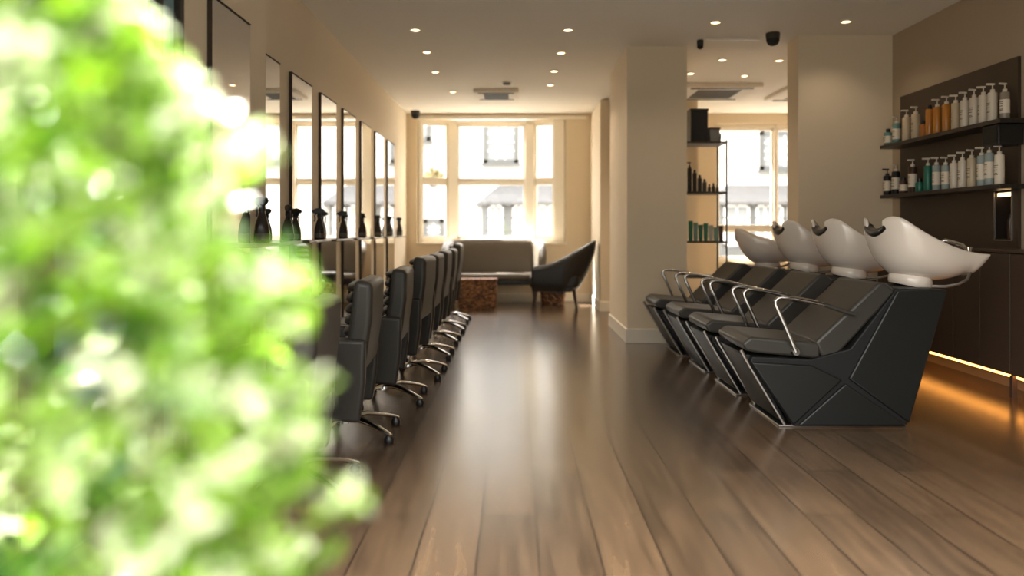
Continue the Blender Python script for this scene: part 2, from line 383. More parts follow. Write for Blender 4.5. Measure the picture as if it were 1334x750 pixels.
for c in [o for o in COL.objects if o.name.startswith('styling_chair')]:
    lift = min(spots, key=lambda s: abs(s[1]-c.location.y))[3]
    for ch in c.children:
        n = ch.name.split('.')[0]
        if n in ('seat', 'arm_panel', 'backrest', 'back_cushion', 'seat_plate'): ch.location.z = lift

# ------------------------------------------------------------------ backwash units (profile in x,z around x=0 at the toe; face -x)
def make_backwash():
    t = thing('backwash_chair', '', 'backwash chair')
    ox = 1.408
    P = lambda pts: [(x-ox, z) for x, z in pts]
    core = P([(1.412, .006), (1.98, .006), (2.178, .70), (1.935, .705), (1.70, .40), (1.50, .345), (1.20, .36), (1.19, .33)])
    obj('base', MB().prism(core, -.262, .262), 'gap', t, bevel=.006, seg=2)
    tris = [[(1.187, .335), (1.50, .318), (1.655, .243), (1.405, .012)], [(1.668, .228), (1.985, .012), (1.425, .012)], [(1.682, .246), (1.93, .70), (2.188, .705), (1.992, .02)]]
    for tr in tris:
        cx = sum(p[0] for p in tr)/len(tr); cz = sum(p[1] for p in tr)/len(tr)
        tr = [(cx+(x-cx)*.985, cz+(z-cz)*.985) for x, z in tr]
        for s in (-1, 1):
            y0, y1 = s*.255, s*.278
            obj('side_panel', MB().prism(P(tr), min(y0, y1), max(y0, y1)), 'baseblack', t, bevel=.008, seg=3)
    # sloping front apron with two chrome piping bars
    obj('front_apron', MB().prism(P([(1.165, .365), (1.205, .365), (1.385, .03), (1.365, .02), (1.345, .03)]), -.225, .225), 'baseblack', t, bevel=.008)
    for s in (-1, 1):
        obj('footrest_bar', MB().tube([(1.148-ox, s*.245, .39), (1.168-ox, s*.245, .35), (1.37-ox, s*.245, .012)], .009, 8), 'steel', t)
    obj('floor_plate', MB().box(1.34-ox, 1.99-ox, -.25, .25, 0, .01), 'steel', t, bevel=.003)
    obj('seat', MB().prism(P([(1.175, .385), (1.155, .425), (1.20, .458), (1.50, .432), (1.555, .425), (1.55, .345), (1.25, .372)]), -.245, .245), 'leather', t, bevel=.014)
    obj('backrest', MB().prism(P([(1.525, .43), (1.85, .735), (1.885, .735), (1.945, .69), (1.63, .35), (1.565, .35)]), -.245, .245), 'leather', t, bevel=.016)
    for s in (-1, 1):
        y = s*.268
        arc = []
        path = [(1.42, .385), (1.385, .47), (1.345, .56), (1.317, .622), (1.316, .642), (1.328, .655), (1.35, .66), (1.42, .655), (1.50, .64), (1.56, .625)]
        a = obj('armrest', MB().tube([(x-ox, y, z) for x, z in path], .0115, 10), 'chrome', t)
        obj('arm_pivot', MB().lathe([(.02, -.012), (.024, 0), (.018, .012)], n=14).xf(Matrix.Translation((1.42-ox, y-s*.004, .385)) @ Matrix.Rotation(PI/2, 4, 'X')), 'chrome', a)
        obj('arm_pad', MB().tube([(x-ox, y, z) for x, z in [(1.53, .634), (1.60, .612), (1.68, .586), (1.72, .574)]], [.011, .0125, .0125, .011], 10), 'leather', a)
    # bowl, in its own frame: pivot at its collar
    px, pz = 2.13, .71
    st = [(1.945, .085, 1.052, .988), (1.95, .12, 1.072, .938), (1.965, .165, 1.078, .885), (1.995, .205, 1.068, .825), (2.035, .232, 1.03, .775), (2.09, .245, .99, .752),
          (2.15, .245, .958, .74), (2.23, .232, .922, .738), (2.31, .205, .90, .742), (2.36, .187, .889, .765), (2.385, .18, .885, .768), (2.415, .172, .88, .757), (2.45, .16, .878, .81), (2.478, .15, .876, .862)]
    bw = MB(); rings = []
    n = 26
    for (x, w_, R, B) in st:
        r = []
        for i in range(n+1):
            a = (i/n*2-1)*PI/2
            r.append((x-px, w_*math.sin(a)*(1+.04*math.cos(a)), B+(R-B)*(1-math.cos(a)**.8)-pz))
        rings.append(r)
    bw.loft(rings, caps=False, closed=False)
    bo = obj('bowl', bw, 'ceramic', t, solid=.018, sub=1, angle=80)
    bo.location = (px-ox, 0, pz)
    # tail lip plate below the rim
    obj('collar', MB().lathe([(.9, -.015), (1.0, 0), (1.0, .03), (.92, .05), (.85, .06)], n=28).xf(Matrix.Rotation(.26, 4, 'Y') @ Matrix.Diagonal((.104, .13, 1, 1))), 'ceramic', bo)
    pad = []
    for i in range(15):
        a = (i/14*2-1)*PI/2*.8
        x, w_, R, B = 1.952, .125, 1.06, .985
        pad.append((x-px+.012*abs(math.sin(a)), w_*math.sin(a), B+(R-B)*(1-math.cos(a)**.8)-pz))
    obj('neck_cushion', MB().tube(pad, [.014]+[.026]*13+[.014], 10), 'gel', bo)
    tp = MB().lathe([(.022, 0), (.02, .02), (.012, .03)], (2.40-px, .05, .885-pz), 12).lathe([(.022, 0), (.02, .025), (.012, .04)], (2.34-px, .07, .90-pz), 12)
    tp.tube([(2.34-px, .07, .935-pz), (2.36-px, .06, .945-pz), (2.39-px, .03, .935-pz), (2.41-px, -.02, .92-pz), (2.415-px, -.05, .90-pz)], .011, 10)
    tp.tube([(2.415-px, -.06, .87-pz), (2.415-px, -.06, .912-pz)], .02, 10)
    obj('tap', tp, 'chrome', bo)
    obj('hose', MB().tube([(2.19-px, -.09, .705-pz), (2.26-px, -.12, .705-pz), (2.32-px, -.14, .72-pz), (2.365-px, -.14, .745-pz), (2.39-px, -.12, .78-pz)], .008, 8), 'steel', bo)
    return t
bw0 = make_backwash()
labs = ['black backwash chair with white bowl, closest to the camera and fully in view', 'black backwash chair with white bowl, second from the front of the row',
        'black backwash chair with white bowl, third back, level with the tall column', 'black backwash chair at the far end of the row, its white bowl tipped lower']
for k in range(4):
    c = bw0 if k == 0 else dup(bw0, (0, 0, 0))
    c.location = (1.408-.006*k-(.03 if k == 3 else 0), 4.158+.745*k-(.04 if k == 3 else 0), 0); c['label'] = labs[k]; c['group'] = 'backwash chairs in a row'
    if k == 3:
        for ch in c.children:
            if ch.name.startswith('bowl'): ch.rotation_euler = (0, -.2, -.36); ch.location.z += -.02

# ------------------------------------------------------------------ right wall: panel, shelves, bottles, cabinets
pn = MB()
PX0, PY0, PY1, PZ0, PZ1 = RX-.02, 4.80, 6.27, .885, 2.09
pn.box(PX0, RX, PY0, NY0, PZ0, PZ1).box(PX0, RX, NY1, PY1, PZ0, PZ1).box(PX0, RX, NY0, NY1, PZ0, NZ0).box(PX0, RX, NY0, NY1, NZ1, PZ1)
tag(obj('shelf_backboard', pn, 'dark_panel', smooth=False), 'dark brown backing panel on the wall behind the bottle shelves', 'wall panel')
for z, lab in ((1.685, 'upper'), (1.285, 'lower')):
    tag(obj('wall_shelf', MB().box(2.95, PX0, 4.68, 6.22, z-.028, z), 'shelfm', bevel=.003), lab+' dark shelf holding a long row of pump bottles', 'shelf', 'bottle shelves on the dark panel')
nb = thing('display_niche', 'small dark niche under the lower bottle shelf with a lit top', 'niche', (PX0, (NY0+NY1)/2, NZ0))
w2 = (NY1-NY0)/2; hh = NZ1-NZ0
obj('niche_box', MB().box(0, .16, -w2, -w2+.006, 0, hh).box(0, .16, w2-.006, w2, 0, hh).box(0, .16, -w2, w2, 0, .006).box(0, .16, -w2, w2, hh-.006, hh).box(.15, .16, -w2, w2, 0, hh), 'shelfm', nb, smooth=False)
obj('niche_light', MB().box(.012, .03, -w2+.008, w2-.008, hh-.03, hh-.008), 'nichelight', nb, smooth=False)
obj('niche_trim', MB().box(-.006, 0, -w2-.006, -w2, 0, hh).box(-.006, 0, w2, w2+.006, 0, hh).box(-.006, 0, -w2, w2, -.006, 0), 'steel', nb, smooth=False)

def pump(kind, color, label, x, y, z, h=.185, r=.028, rz=0, group=None, cat='bottle', text=True, pumpc='b_white'):
    t = thing({'pump': 'pump_bottle', 'cap': 'capped_bottle', 'tube': 'product_tube'}[kind], label, cat, (x, y, z), rz, group)
    if kind == 'tube':
        rings = []
        for (zz, a, b) in ((0, .017, .017), (.02, .018, .018), (.03, .021, .020), (h*.6, .022, .016), (h, .0235, .003)):
            rings.append([(a*math.cos(2*PI*i/14), b*math.sin(2*PI*i/14), zz) for i in range(14)])
        obj('bottle_body', MB().loft(rings), color, t)
        return t
    obj('bottle_body', MB().lathe([(r*.92, 0), (r, .006), (r, h-.01), (r*.93, h-.003), (r*.5, h)], n=18), color, t)
    if text and color not in ('b_amber', 'b_teal', 'b_orange'):
        lb = obj('label', MB().lathe([(r*1.015, h*.22), (r*1.015, h*.72)], n=18), 'b_label' if color not in ('b_white', 'b_cream') else color, t)
        lines = MB()
        for q in (.62, .56, .47, .36, .32):
            lines.box(-r*1.04, -r*1.0, -r*.32*(1+(q*37 % 1)), r*.32*(1+(q*17 % 1)), h*q, h*q+.004)
        obj('label_text', lines, 'b_ltext', lb, smooth=False)
    if kind == 'pump':
        p = MB().lathe([(r*.5, h-.002), (r*.5, h+.018), (.004, h+.02), (.004, h+.045)], n=12)
        p.box(-.04, .012, -.007, .007, h+.044, h+.056)
        obj('pump', p, pumpc, t, bevel=.002, seg=2)
    else:
        obj('cap', MB().lathe([(r*.55, h-.002), (r*.55, h+.025), (r*.45, h+.028)], n=12), color if color == 'b_black' else 'b_black', t)
    return t
def at_shelf(px, X): return X*F/(px-VX)
G1 = 'hair product bottles on the upper shelf'; G2 = 'hair product bottles on the lower shelf'
up = [(1157, 'cap', 'b_tealpale', .11, 'short pale teal bottle at the far end of the upper shelf'), (1168, 'pump', 'b_tealpale', .165, 'pale teal pump bottle second from the far end of the upper shelf'),
      (1181, 'pump', 'b_cream', .19, 'plain cream pump bottle beside the pale teal ones, upper shelf'), (1193, 'pump', 'b_cream', .195, 'cream pump bottle with amber neighbours past a gap, upper shelf'),
      (1203, 'cap', 'b_orange', .10, 'low orange brown bottle in the gap before the amber ones'), (1211, 'cap', 'b_amber', .20, 'first amber bottle, without a pump, upper shelf'),
      (1221, 'pump', 'b_amber', .20, 'middle amber pump bottle on the upper shelf'), (1233, 'pump', 'b_amber', .20, 'last amber pump bottle, next to the white ones'),
      (1245, 'pump', 'b_cream', .19, 'cream pump bottle first after the amber bottles'), (1257, 'pump', 'b_white', .19, 'white pump bottle second after the amber bottles'),
      (1269, 'pump', 'b_white', .19, 'white pump bottle third after the amber bottles'), (1281, 'pump', 'b_white', .19, 'white pump bottle fourth after the amber bottles'),
      (1293, 'pump', 'b_white', .19, 'tall white pump bottle next to the grey one at the shelf end'), (1309, 'pump', 'b_clear', .17, 'greyish clear pump bottle at the near end of the upper shelf')]
lo = [(1156, 'pump', 'b_black', .16, 'black pump bottle at the far end of the lower shelf'), (1167, 'pump', 'b_black', .185, 'black bottle with white pump, second from far end of lower shelf'),
      (1177, 'cap', 'b_brown', .10, 'squat brown jar like bottle among the black ones'), (1189, 'pump', 'b_brown', .20, 'brown pump bottle beside the teal bottles'),
      (1198, 'cap', 'b_teal', .075, 'small teal bottle in front of the large teal one'), (1209, 'pump', 'b_teal', .19, 'large deep teal pump bottle on the lower shelf'),
      (1220, 'pump', 'b_blue', .185, 'pale blue pump bottle right beside the deep teal one'), (1232, 'pump', 'b_blue', .175, 'pale blue grey bottle before the cream row, lower shelf'),
      (1243, 'pump', 'b_white', .18, 'first white pump bottle of the lower shelf row'), (1254, 'pump', 'b_white', .19, 'second white pump bottle of the lower shelf row'),
      (1266, 'pump', 'b_cream', .195, 'cream pump bottle after two white ones, lower shelf'), (1279, 'pump', 'b_blue', .20, 'bluish pump bottle after the cream one, lower shelf'),
      (1289, 'pump', 'b_blue', .21, 'second bluish pump bottle, taller, lower shelf'), (1302, 'pump', 'b_label', .19, 'white bottle with brown label at the near end, lower shelf')]
for row, z, g in ((up, 1.685, G1), (lo, 1.285, G2)):
    for k, (px, kd, c, h, lab) in enumerate(row):
        pump(kd, c, lab, 3.02, at_shelf(px, 3.02), z, h, .0275 if px > 1200 else .031, .25*math.sin(k*2.1), g, pumpc='b_black' if c in ('b_black',) and k == 0 else 'b_white')
bx = thing('speaker_box', 'small black box hung below the near end of the upper shelf', 'speaker', (3.045, 4.80, 1.657-.13))
obj('speaker_case', MB().box(-.08, .08, -.085, .085, 0, .13), 'blackpl', bx, bevel=.008)
obj('speaker_grille', MB().box(-.084, -.079, -.07, .07, .015, .115), 'gap', bx, bevel=.002)
for k, (dy, h, c) in enumerate(((-.045, .15, 'b_black'), (.0, .19, 'b_black'), (.045, .13, 'b_brown'))):
    pump('cap', c, ['short black bottle in the lit niche', 'tall black bottle in the middle of the lit niche', 'dark brown bottle in the lit niche'][k], PX0+.075, 4.945+dy, NZ0+.006, h, .02, 0, 'dark bottles in the niche', text=False)
# cabinets
edges = [3.38, 3.98, 4.58, 5.18, 5.78, 6.26]
clab = ['at the near end, mostly out of frame', 'beside the support post, toward the camera', 'just beyond the support post', 'behind the first white bowl', 'at the pillar end of the run']
for k in range(5):
    y0, y1 = edges[k]+.002, edges[k+1]-.002
    t = thing('wall_cabinet', 'dark brown floating cabinet unit '+clab[k], 'cabinet', (3.05, (y0+y1)/2, .135), 0, 'floating cabinets below the shelves')
    hw = (y1-y0)/2
    obj('carcass', MB().box(-.08, .108, -hw, hw, 0, .728), 'cabinet', t, smooth=False)
    for s in (0, 1):
        a = -hw+.002 if s == 0 else .002; b2 = -.002 if s == 0 else hw-.002
        obj('cabinet_door', MB().box(-.10, -.081, a, b2, .004, .724), 'cabinet', t, bevel=.002)
tag(obj('worktop', MB().box(2.945, RX, 3.38, 6.262, .865, .885), 'cabinet', bevel=.003), 'long dark worktop running over the floating cabinets', 'worktop')
tag(obj('support_post', MB().box(2.955, 2.985, 4.565, 4.595, 0, .135), 'cabinet', bevel=.002), 'short dark post under the cabinets at the glowing strip', 'post')
for k, (a, b2, lab) in enumerate(((4.61, 6.2, 'long warm glowing light strip under the cabinets beyond the post'), (3.4, 4.55, 'warm glowing light strip under the cabinets in front of the post'))):
    t = thing('light_strip', lab, 'led strip', (2.985, a, .135), 0, 'light strips under the cabinets')
    obj('strip_lens', MB().box(-.02, .0, 0, b2-a, -.014, -.002), 'led', t, smooth=False)
    obj('strip_channel', MB().box(.0, .006, 0, b2-a, -.016, 0), 'steel', t, smooth=False)

# ------------------------------------------------------------------ metal rack beside the column with its goods
rk = thing('shelving_rack', 'slim dark metal rack of shelves beside the tall column', 'shelf rack', (1.80, 7.68, 0))
RZ = [1.87, 1.38, .895, .55, .12]
for (x, y) in ((-.262, -.17), (.262, -.17), (-.262, .17), (.262, .17)):
    obj('post', MB().box(x-.007, x+.007, y-.007, y+.007, 0, 1.885), 'frame_dark', rk, smooth=False)
for z in RZ:
    obj('rack_shelf', MB().box(-.27, .27, -.178, .178, z-.018, z), 'frame_dark', rk, bevel=.002)
X0 = 1.80
b = thing('storage_box', 'large black box on the top of the metal rack', 'box', (1.80, 7.66, 1.871)); 
obj('box_body', MB().box(-.085, .085, -.13, .13, 0, .30), 'blackpl', b, bevel=.005); obj('lid', MB().box(-.09, .09, -.135, .135, .30, .325), 'blackpl', b, bevel=.004)
b = thing('storage_basket', 'low grey basket next to the black box on the rack', 'basket', (1.955, 7.66, 1.871))
obj('basket_body', MB().prism([(-.045, 0), (.045, 0), (.055, .13), (-.055, .13)], -.11, .11), 'greypaint', b, bevel=.01); obj('basket_rim', MB().box(-.058, .058, -.115, .115, .125, .14), 'frame_dark', b, bevel=.004)
b = thing('storage_basket', 'small dark basket at the end of the top rack shelf', 'basket', (2.035, 7.72, 1.871))
obj('basket_body', MB().prism([(-.016, 0), (.016, 0), (.02, .09), (-.02, .09)], -.05, .05), 'frame_dark', b, bevel=.01); obj('basket_rim', MB().box(-.022, .022, -.055, .055, .085, .097), 'greypaint', b, bevel=.004)
for k, (dx, h) in enumerate(((1.72, .24), (1.77, .19), (1.82, .14), (1.868, .10), (1.915, .05), (1.955, .06), (1.995, .045))):
    pump('cap' if k > 0 else 'pump', 'b_black', ['tallest black bottle on the middle rack shelf', 'second tallest black bottle on the middle rack shelf', 'mid height black bottle on the middle rack shelf', 'short black bottle on the middle rack shelf', 'first tiny dark pot on the middle rack shelf', 'middle tiny dark pot on the middle rack shelf', 'last tiny dark pot on the middle rack shelf'][k],
         dx, 7.60, 1.38, h, .022 if k < 4 else .017, 0, 'dark bottles on the rack', text=False, pumpc='b_black')
tl = ['first tube by the column', 'second tube from the column', 'third tube from the column', 'fourth tube, beside a pale one', 'fifth tube from the column', 'sixth tube, toward the window', 'last tube toward the window']
for k in range(7):
    c = ['b_teal', 'b_tealpale', 'b_teal', 'b_teal', 'b_blue', 'b_tealpale', 'b_brown'][k]
    pump('tube', c, {'b_teal': 'teal', 'b_tealpale': 'pale teal', 'b_blue': 'pale blue', 'b_brown': 'brown'}[c]+' product tube on the lower rack shelf, '+tl[k], 1.725+.05*k, 7.58, .895, .20-.012*(k % 3)-.008*k, .026, 0, 'product tubes on the rack', cat='tube')

# ------------------------------------------------------------------ lounge corner
def sect(x0, x1, y0, y1, r, z, n=6):
    pts = []
    for cx, cy, a0 in ((x1-r, y1-r, 0), (x0+r, y1-r, PI/2), (x0+r, y0+r, PI), (x1-r, y0+r, 3*PI/2)):
        for i in range(n+1):
            a = a0+PI/2*i/n; pts.append((cx+r*math.cos(a), cy+r*math.sin(a), z))
    return pts
so = thing('sofa', 'grey brown leather sofa with curved back below the bay window', 'sofa', (-.31, 10.36, 0))
obj('sofa_seat', MB().box(-.60, .62, -.30, .16, .345, .43), 'greyleather', so, bevel=.035, seg=4)
obj('seat_front', MB().box(-.60, .62, -.285, .20, .285, .345), 'chairblack', so, bevel=.012)
# wrap-around back: lofted vertical outline swept round a U in plan
def back_ring(u):
    x = -.65+1.32*u; e = abs(2*u-1)
    top = .885-.05*e**6-.30*max(0, e-.93)/.07*.5
    y = .27-.46*max(0, (e-.80)/.20)**2
    return x, y, top
rings = []
for i in range(41):
    x, y, top = back_ring(i/40); t = .075
    x2, y2, _ = back_ring(min(1, i/40+.01)); x1, y1, _ = back_ring(max(0, i/40-.01))
    d = Vector((x2-x1, y2-y1)).normalized(); nrm = Vector((-d.y, d.x))
    r = []
    for (o_, z) in ((0, .30), (-t*.7, .34), (-t, .55), (-t*.75, top-.05), (-.03, top-.008), (0, top), (.03, top-.012), (t*.45, top-.06), (t*.45, .55), (t*.3, .34)):
        lean = (z-.30)*.10
        r.append((x+nrm.x*(o_+lean), y+nrm.y*(o_+lean), z))
    rings.append(r)
obj('sofa_back', MB().loft(rings), 'greyleather', so, sub=1, angle=70)
for (x, y) in ((-.52, -.25), (.54, -.25), (-.52, .12), (.54, .12)):
    obj('leg', MB().tube([(x, y, .30), (x*1.05, y*1.1, 0)], [.024, .012], 10), 'darkwood', so)
# armchair seen side-on
ac = thing('armchair', 'black leather armchair with swept back and tapered wooden legs', 'armchair', (.53, 9.71, 0), -.06)
def arm_prof(e):   # e 0..1 across half-plan: returns list
    return None
rings = []
# shell as U in plan: from near-arm front round the back to far-arm front
plan = []
hw = .30
for i in range(10): plan.append((-.33+.042*i, -hw, i/9*.5))
for i in range(13):
    a = -PI/2+PI*i/12; plan.append((.05+.29*math.cos(a), hw*math.sin(a), 1.0))
for i in range(10): plan.append((.048-.042*i, hw, (9-i)/9*.5))
def topz(x):
    pts = [(-.34, .535), (-.2, .55), (-.08, .58), (.04, .645), (.14, .72), (.24, .80), (.34, .885)]
    for (a, za), (b_, zb) in zip(pts, pts[1:]):
        if x <= b_: 
            f = max(0, (x-a)/(b_-a)); return za+(zb-za)*f
    return pts[-1][1]
for i, (x, y, k) in enumerate(plan):
    x2, y2, _ = plan[min(len(plan)-1, i+1)]; x1, y1, _ = plan[max(0, i-1)]
    d = Vector((x2-x1, y2-y1)).normalized(); nrm = Vector((d.y, -d.x))   # outward
    T = topz(x); r = []
    fl = .13*max(0, (x+.05)/.39)
    for (o_, z) in ((-.03, .25), (.0, .26), (.02, .34), (.028, .34+(T-.34)*.5), (.026, T-.03), (.008, T), (-.02, T-.01), (-.032, T-.05), (-.04, .42), (-.04, .28)):
        lean = fl*(z-.25)/.6
        sh = -.085*(1-min(1, (z-.25)/.3))*max(0, (x+.0)/.34)
        r.append((x+nrm.x*o_+lean+sh, y+nrm.y*o_*1.0, z))
    rings.append(r)
obj('shell', MB().loft(rings), 'chairblack', ac, sub=1, angle=70)
obj('seat_cushion', MB().loft([sect(-.34, .25, -.295, .295, .06, .30), sect(-.35, .27, -.30, .30, .07, .34), sect(-.35, .27, -.30, .30, .07, .42), sect(-.32, .25, -.27, .27, .07, .45)]), 'chairblack', ac, bevel=.01)
obj('seat_base', MB().box(-.31, .18, -.29, .29, .245, .31), 'chairblack', ac, bevel=.02)
for (x, y) in ((-.27, -.25), (.20, -.24), (-.27, .25), (.20, .24)):
    obj('leg', MB().tube([(x, y, .27), (x+(.04 if x > 0 else -.035), y*1.08, 0)], [.024, .012], 10), 'darkwood', ac)
# log side table
stt = thing('log_table', 'square side table of cut log pieces in front of the sofa', 'side table', (-.485, 9.84, 0))
obj('log_block', MB().loft([sect(-.235, .235, -.165, .165, .05, 0), sect(-.245, .245, -.17, .17, .05, .05), sect(-.245, .245, -.17, .17, .05, .33), sect(-.24, .24, -.165, .165, .05, .362)]), 'stump', stt)
obj('table_top', MB().loft([sect(-.25, .25, -.175, .175, .05, .362), sect(-.25, .25, -.175, .175, .05, .385)]), 'wicker', stt, bevel=.004)
bk = thing('basket', 'low brown wicker basket on the floor behind the armchair', 'basket', (.50, 10.42, 0))
obj('basket_body', MB().loft([sect(-.15, .15, -.12, .12, .04, 0), sect(-.165, .165, -.135, .135, .04, .155)]), 'wicker', bk, angle=60)
obj('basket_rim', MB().loft([sect(-.17, .17, -.14, .14, .04, .155), sect(-.17, .17, -.14, .14, .04, .175)]), 'darkwood', bk)

# ------------------------------------------------------------------ ceiling fittings
dl = thing('downlight', '', 'downlight')
obj('trim_ring', MB().lathe([(.045, 0), (.052, -.004), (.052, -.010), (.045, -.012), (.040, -.006), (.038, 0)], n=24), 'trim', dl)
obj('lens', MB().lathe([(.036, -.002), (.036, -.006), (.03, -.008)], n=20), 'lamp', dl)
spotl = [(541, 38, 'over the third styling chair, brightest on that side'), (556, 67, 'over the fourth styling chair'), (567, 93, 'over the fifth styling chair'), (590, 119, 'over the last styling chairs near the bay'),
         (740, 38, 'in the middle aisle ahead of the tall column'), (731, 68, 'in the middle aisle beside the tall column'), (722, 92, 'in the middle aisle past the column front'), (717, 110, 'in the middle aisle in front of the bay'),
         (932, 28, 'between the column and the wide pillar, over the bowls'), (1102, 27, 'right in front of the wide pillar'), (941, 77, 'in the far room above the rack'), (1015, 78, 'in the far room close to the wide pillar'),
         (900, 95, 'in the far room by the column edge'), (970, 98, 'in the far room, ahead of the ceiling unit'), ]
for k, (px, py, lab) in enumerate(spotl):
    D = (CH-1)*F/(VY-py); c = dl if k == 0 else dup(dl, (0, 0, 0))
    c.scale = (.85, .85, 1); c.location = ((px-VX)*D/F, D, CH); c['label'] = 'small round recessed downlight '+lab; c['group'] = 'recessed downlights'
    L = bpy.data.lights.new('downlight_beam', 'SPOT'); L.energy = 14 if D > 7.5 else 5; L.color = (1, .80, .58); L.spot_size = math.radians(130); L.spot_blend = .7; L.shadow_soft_size = .03
    lo_ = bpy.data.objects.new('downlight_beam', L); COL.objects.link(lo_); lo_.location = (c.location.x, D, CH-.02)
def dome(label, loc, r):
    t = thing('dome_camera', label, 'security camera', loc, 0, 'security cameras')
    obj('mount', MB().lathe([(r*1.02, 0), (r*1.05, -.012), (r*1.0, -.05)], n=24), 'frame_dark', t)
    obj('dome', MB().lathe([(r*.97, -.05), (r*.95, -.05-r*.35), (r*.75, -.05-r*.75), (r*.4, -.05-r*.97), (.001, -.05-r*1.02)], n=24), 'gap', t)
dome('black dome camera on the ceiling beside the wide pillar', (2.13, 6.36, CH), .055)
dome('small dark dome camera on the ceiling by the column corner', (1.585, 6.6, CH), .027)
dome('dark dome camera in the ceiling corner beside the bay window', (-1.375, 10.50, CH), .058)
tag(obj('cable_trunking', MB().box(1.61, 2.07, 6.50, 6.52, CH-.022, CH), 'trim', bevel=.003), 'slim white cable trunking between the two ceiling cameras', 'trunking')
def cassette(label, x, y, w_, d):
    t = thing('ceiling_unit', label, 'air conditioner', (x, y, CH), 0, 'ceiling cassette units')
    obj('unit_body', MB().box(-w_/2, w_/2, -d/2, d/2, -.045, 0), 'ceil', t, bevel=.012)
    g = MB()
    for i in range(9):
        yy = -d*.28+d*.56*i/8; g.box(-w_*.28, w_*.28, yy-.008, yy+.008, -.052, -.045)
    obj('grille', g, 'greypaint', t, smooth=False)
    v = MB().box(-w_*.4, w_*.4, -d*.44, -d*.38, -.052, -.044).box(-w_*.4, w_*.4, d*.38, d*.44, -.052, -.044)
    obj('louvre', v, 'edge', t, bevel=.003)
cassette('square ceiling cassette unit in the far room above the rack', 2.31, 8.95, .88, .88)
cassette('square ceiling cassette unit in the far room toward the pillar', 3.48, 9.05, .84, .84)
cassette('flat ceiling cassette unit in front of the bay window', -.23, 9.1, .52, .50)
sd = thing('smoke_detector', 'small round smoke detector ahead of the bay ceiling unit', 'smoke detector', (-.10, 8.45, CH))
obj('detector_base', MB().lathe([(.055, 0), (.055, -.012)], n=20), 'trim', sd); obj('detector_head', MB().lathe([(.045, -.012), (.042, -.03), (.02, -.036)], n=20), 'greypaint', sd)

# ------------------------------------------------------------------ street and buildings
struct('pavement', MB().box(-9, 9, -8, FY-.15, -.14, -.02), 'pave', smooth=False)
struct('road', MB().box(-30, 40, 11.3, 19.0, -.5, -.35), 'road', smooth=False)
hs = thing('townhouse', 'white rendered townhouse across the street with slate roofed bays', 'building', (0, 19.0, -.4))
HZ = .4
obj('facade', MB().box(-9, 13, 0, 5.0, 0, 5.0), 'render', hs, smooth=False)
obj('main_roof', MB().xf(Matrix()).add([(-9.2, -.3, 4.95), (13.2, -.3, 4.95), (13.2, 5.3, 4.95), (-9.2, 5.3, 4.95), (-9.2, 2.5, 6.6), (13.2, 2.5, 6.6)], [(0, 1, 5, 4), (2, 3, 4, 5), (0, 4, 3), (1, 2, 5), (3, 2, 1, 0)]), 'slate', hs, smooth=False)
def hwin(name, x0, x1, z0, z1, frame, nx, nz, y=-.06, fr=.10):
    f = MB().box(x0, x0+fr, y, 0, z0, z1).box(x1-fr, x1, y, 0, z0, z1).box(x0, x1, y, 0, z0, z0+fr).box(x0, x1, y, 0, z1-fr, z1).box(x0-.04, x1+.04, y-.06, 0, z0-.06, z0)
    w_ = obj(name, f, frame, hs, smooth=False)
    mu = MB()
    for i in range(1, nx): xx = x0+fr+(x1-x0-2*fr)*i/nx; mu.box(xx-.018, xx+.018, y+.01, 0, z0+fr, z1-fr)
    for i in range(1, nz): zz = z0+fr+(z1-z0-2*fr)*i/nz; mu.box(x0+fr, x1-fr, y+.01, 0, zz-.018, zz+.018)
    obj('muntin', mu, 'whitepaint', w_, smooth=False)
    obj('pane', MB().box(x0+fr, x1-fr, y+.03, 0, z0+fr, z1-fr), 'pane', w_, smooth=False)
hwin('window', -.80, .06, 2.65+HZ, 3.7+HZ, 'greypaint', 3, 4)
hwin('window', 6.03, 7.0, 2.48+HZ, 3.45+HZ, 'greypaint', 3, 4)
hwin('window', -2.28, -1.78, .75+HZ, 1.28+HZ, 'greypaint', 2, 3)
hwin('window', -2.9, -2.1, 3.2+HZ, 4.2+HZ, 'greypaint', 2, 3)
hwin('window', 2.4, 3.3, 2.65+HZ, 3.7+HZ, 'greypaint', 3, 4)
def housebay(x0, x1, splits):
    p = .6
    plan = [(x0, 0), (x0+.12, -p), (x1-.12, -p), (x1, 0)]
    b = obj('bay', MB().prismz(plan, 0, 1.72+HZ), 'greypaint', hs, smooth=False)
    o = .14
    rf = MB(); e = 1.68+HZ; tz = 2.12+HZ
    rf.add([(x0-o, 0, e), (x0, -p-o, e), (x1, -p-o, e), (x1+o, 0, e), (x0+.42, 0, tz), (x1-.42, 0, tz), (x0-o, 0, e-.07), (x0, -p-o, e-.07), (x1, -p-o, e-.07), (x1+o, 0, e-.07)],
           [(0, 1, 4), (1, 2, 5, 4), (2, 3, 5), (6, 7, 1, 0), (7, 8, 2, 1), (8, 9, 3, 2), (6, 9, 8, 7), (0, 4, 5, 3, 9, 6)])
    obj('bay_roof', rf, 'slate', b, smooth=False)
    for (a, c, nx) in splits:
        fr = MB(); z0, z1 = .62+HZ, 1.62+HZ
        y0, y1 = -p-.03, -p
        fr.box(a, a+.05, y0, y1, z0, z1).box(c-.05, c, y0, y1, z0, z1).box(a, c, y0, y1, z0, z0+.06).box(a, c, y0, y1, z1-.06, z1)
        for i in range(1, nx): xx = a+(c-a)*i/nx; fr.box(xx-.02, xx+.02, y0, y1, z0, z1)
        for q in (.36, .68): fr.box(a, c, y0, y1, z0+(z1-z0)*q-.018, z0+(z1-z0)*q+.018)
        obj('bay_window', fr, 'whitepaint', b, smooth=False)
        obj('bay_pane', MB().box(a+.02, c-.02, -p-.012, -p, z0+.02, z1-.02), 'pane', b, smooth=False)
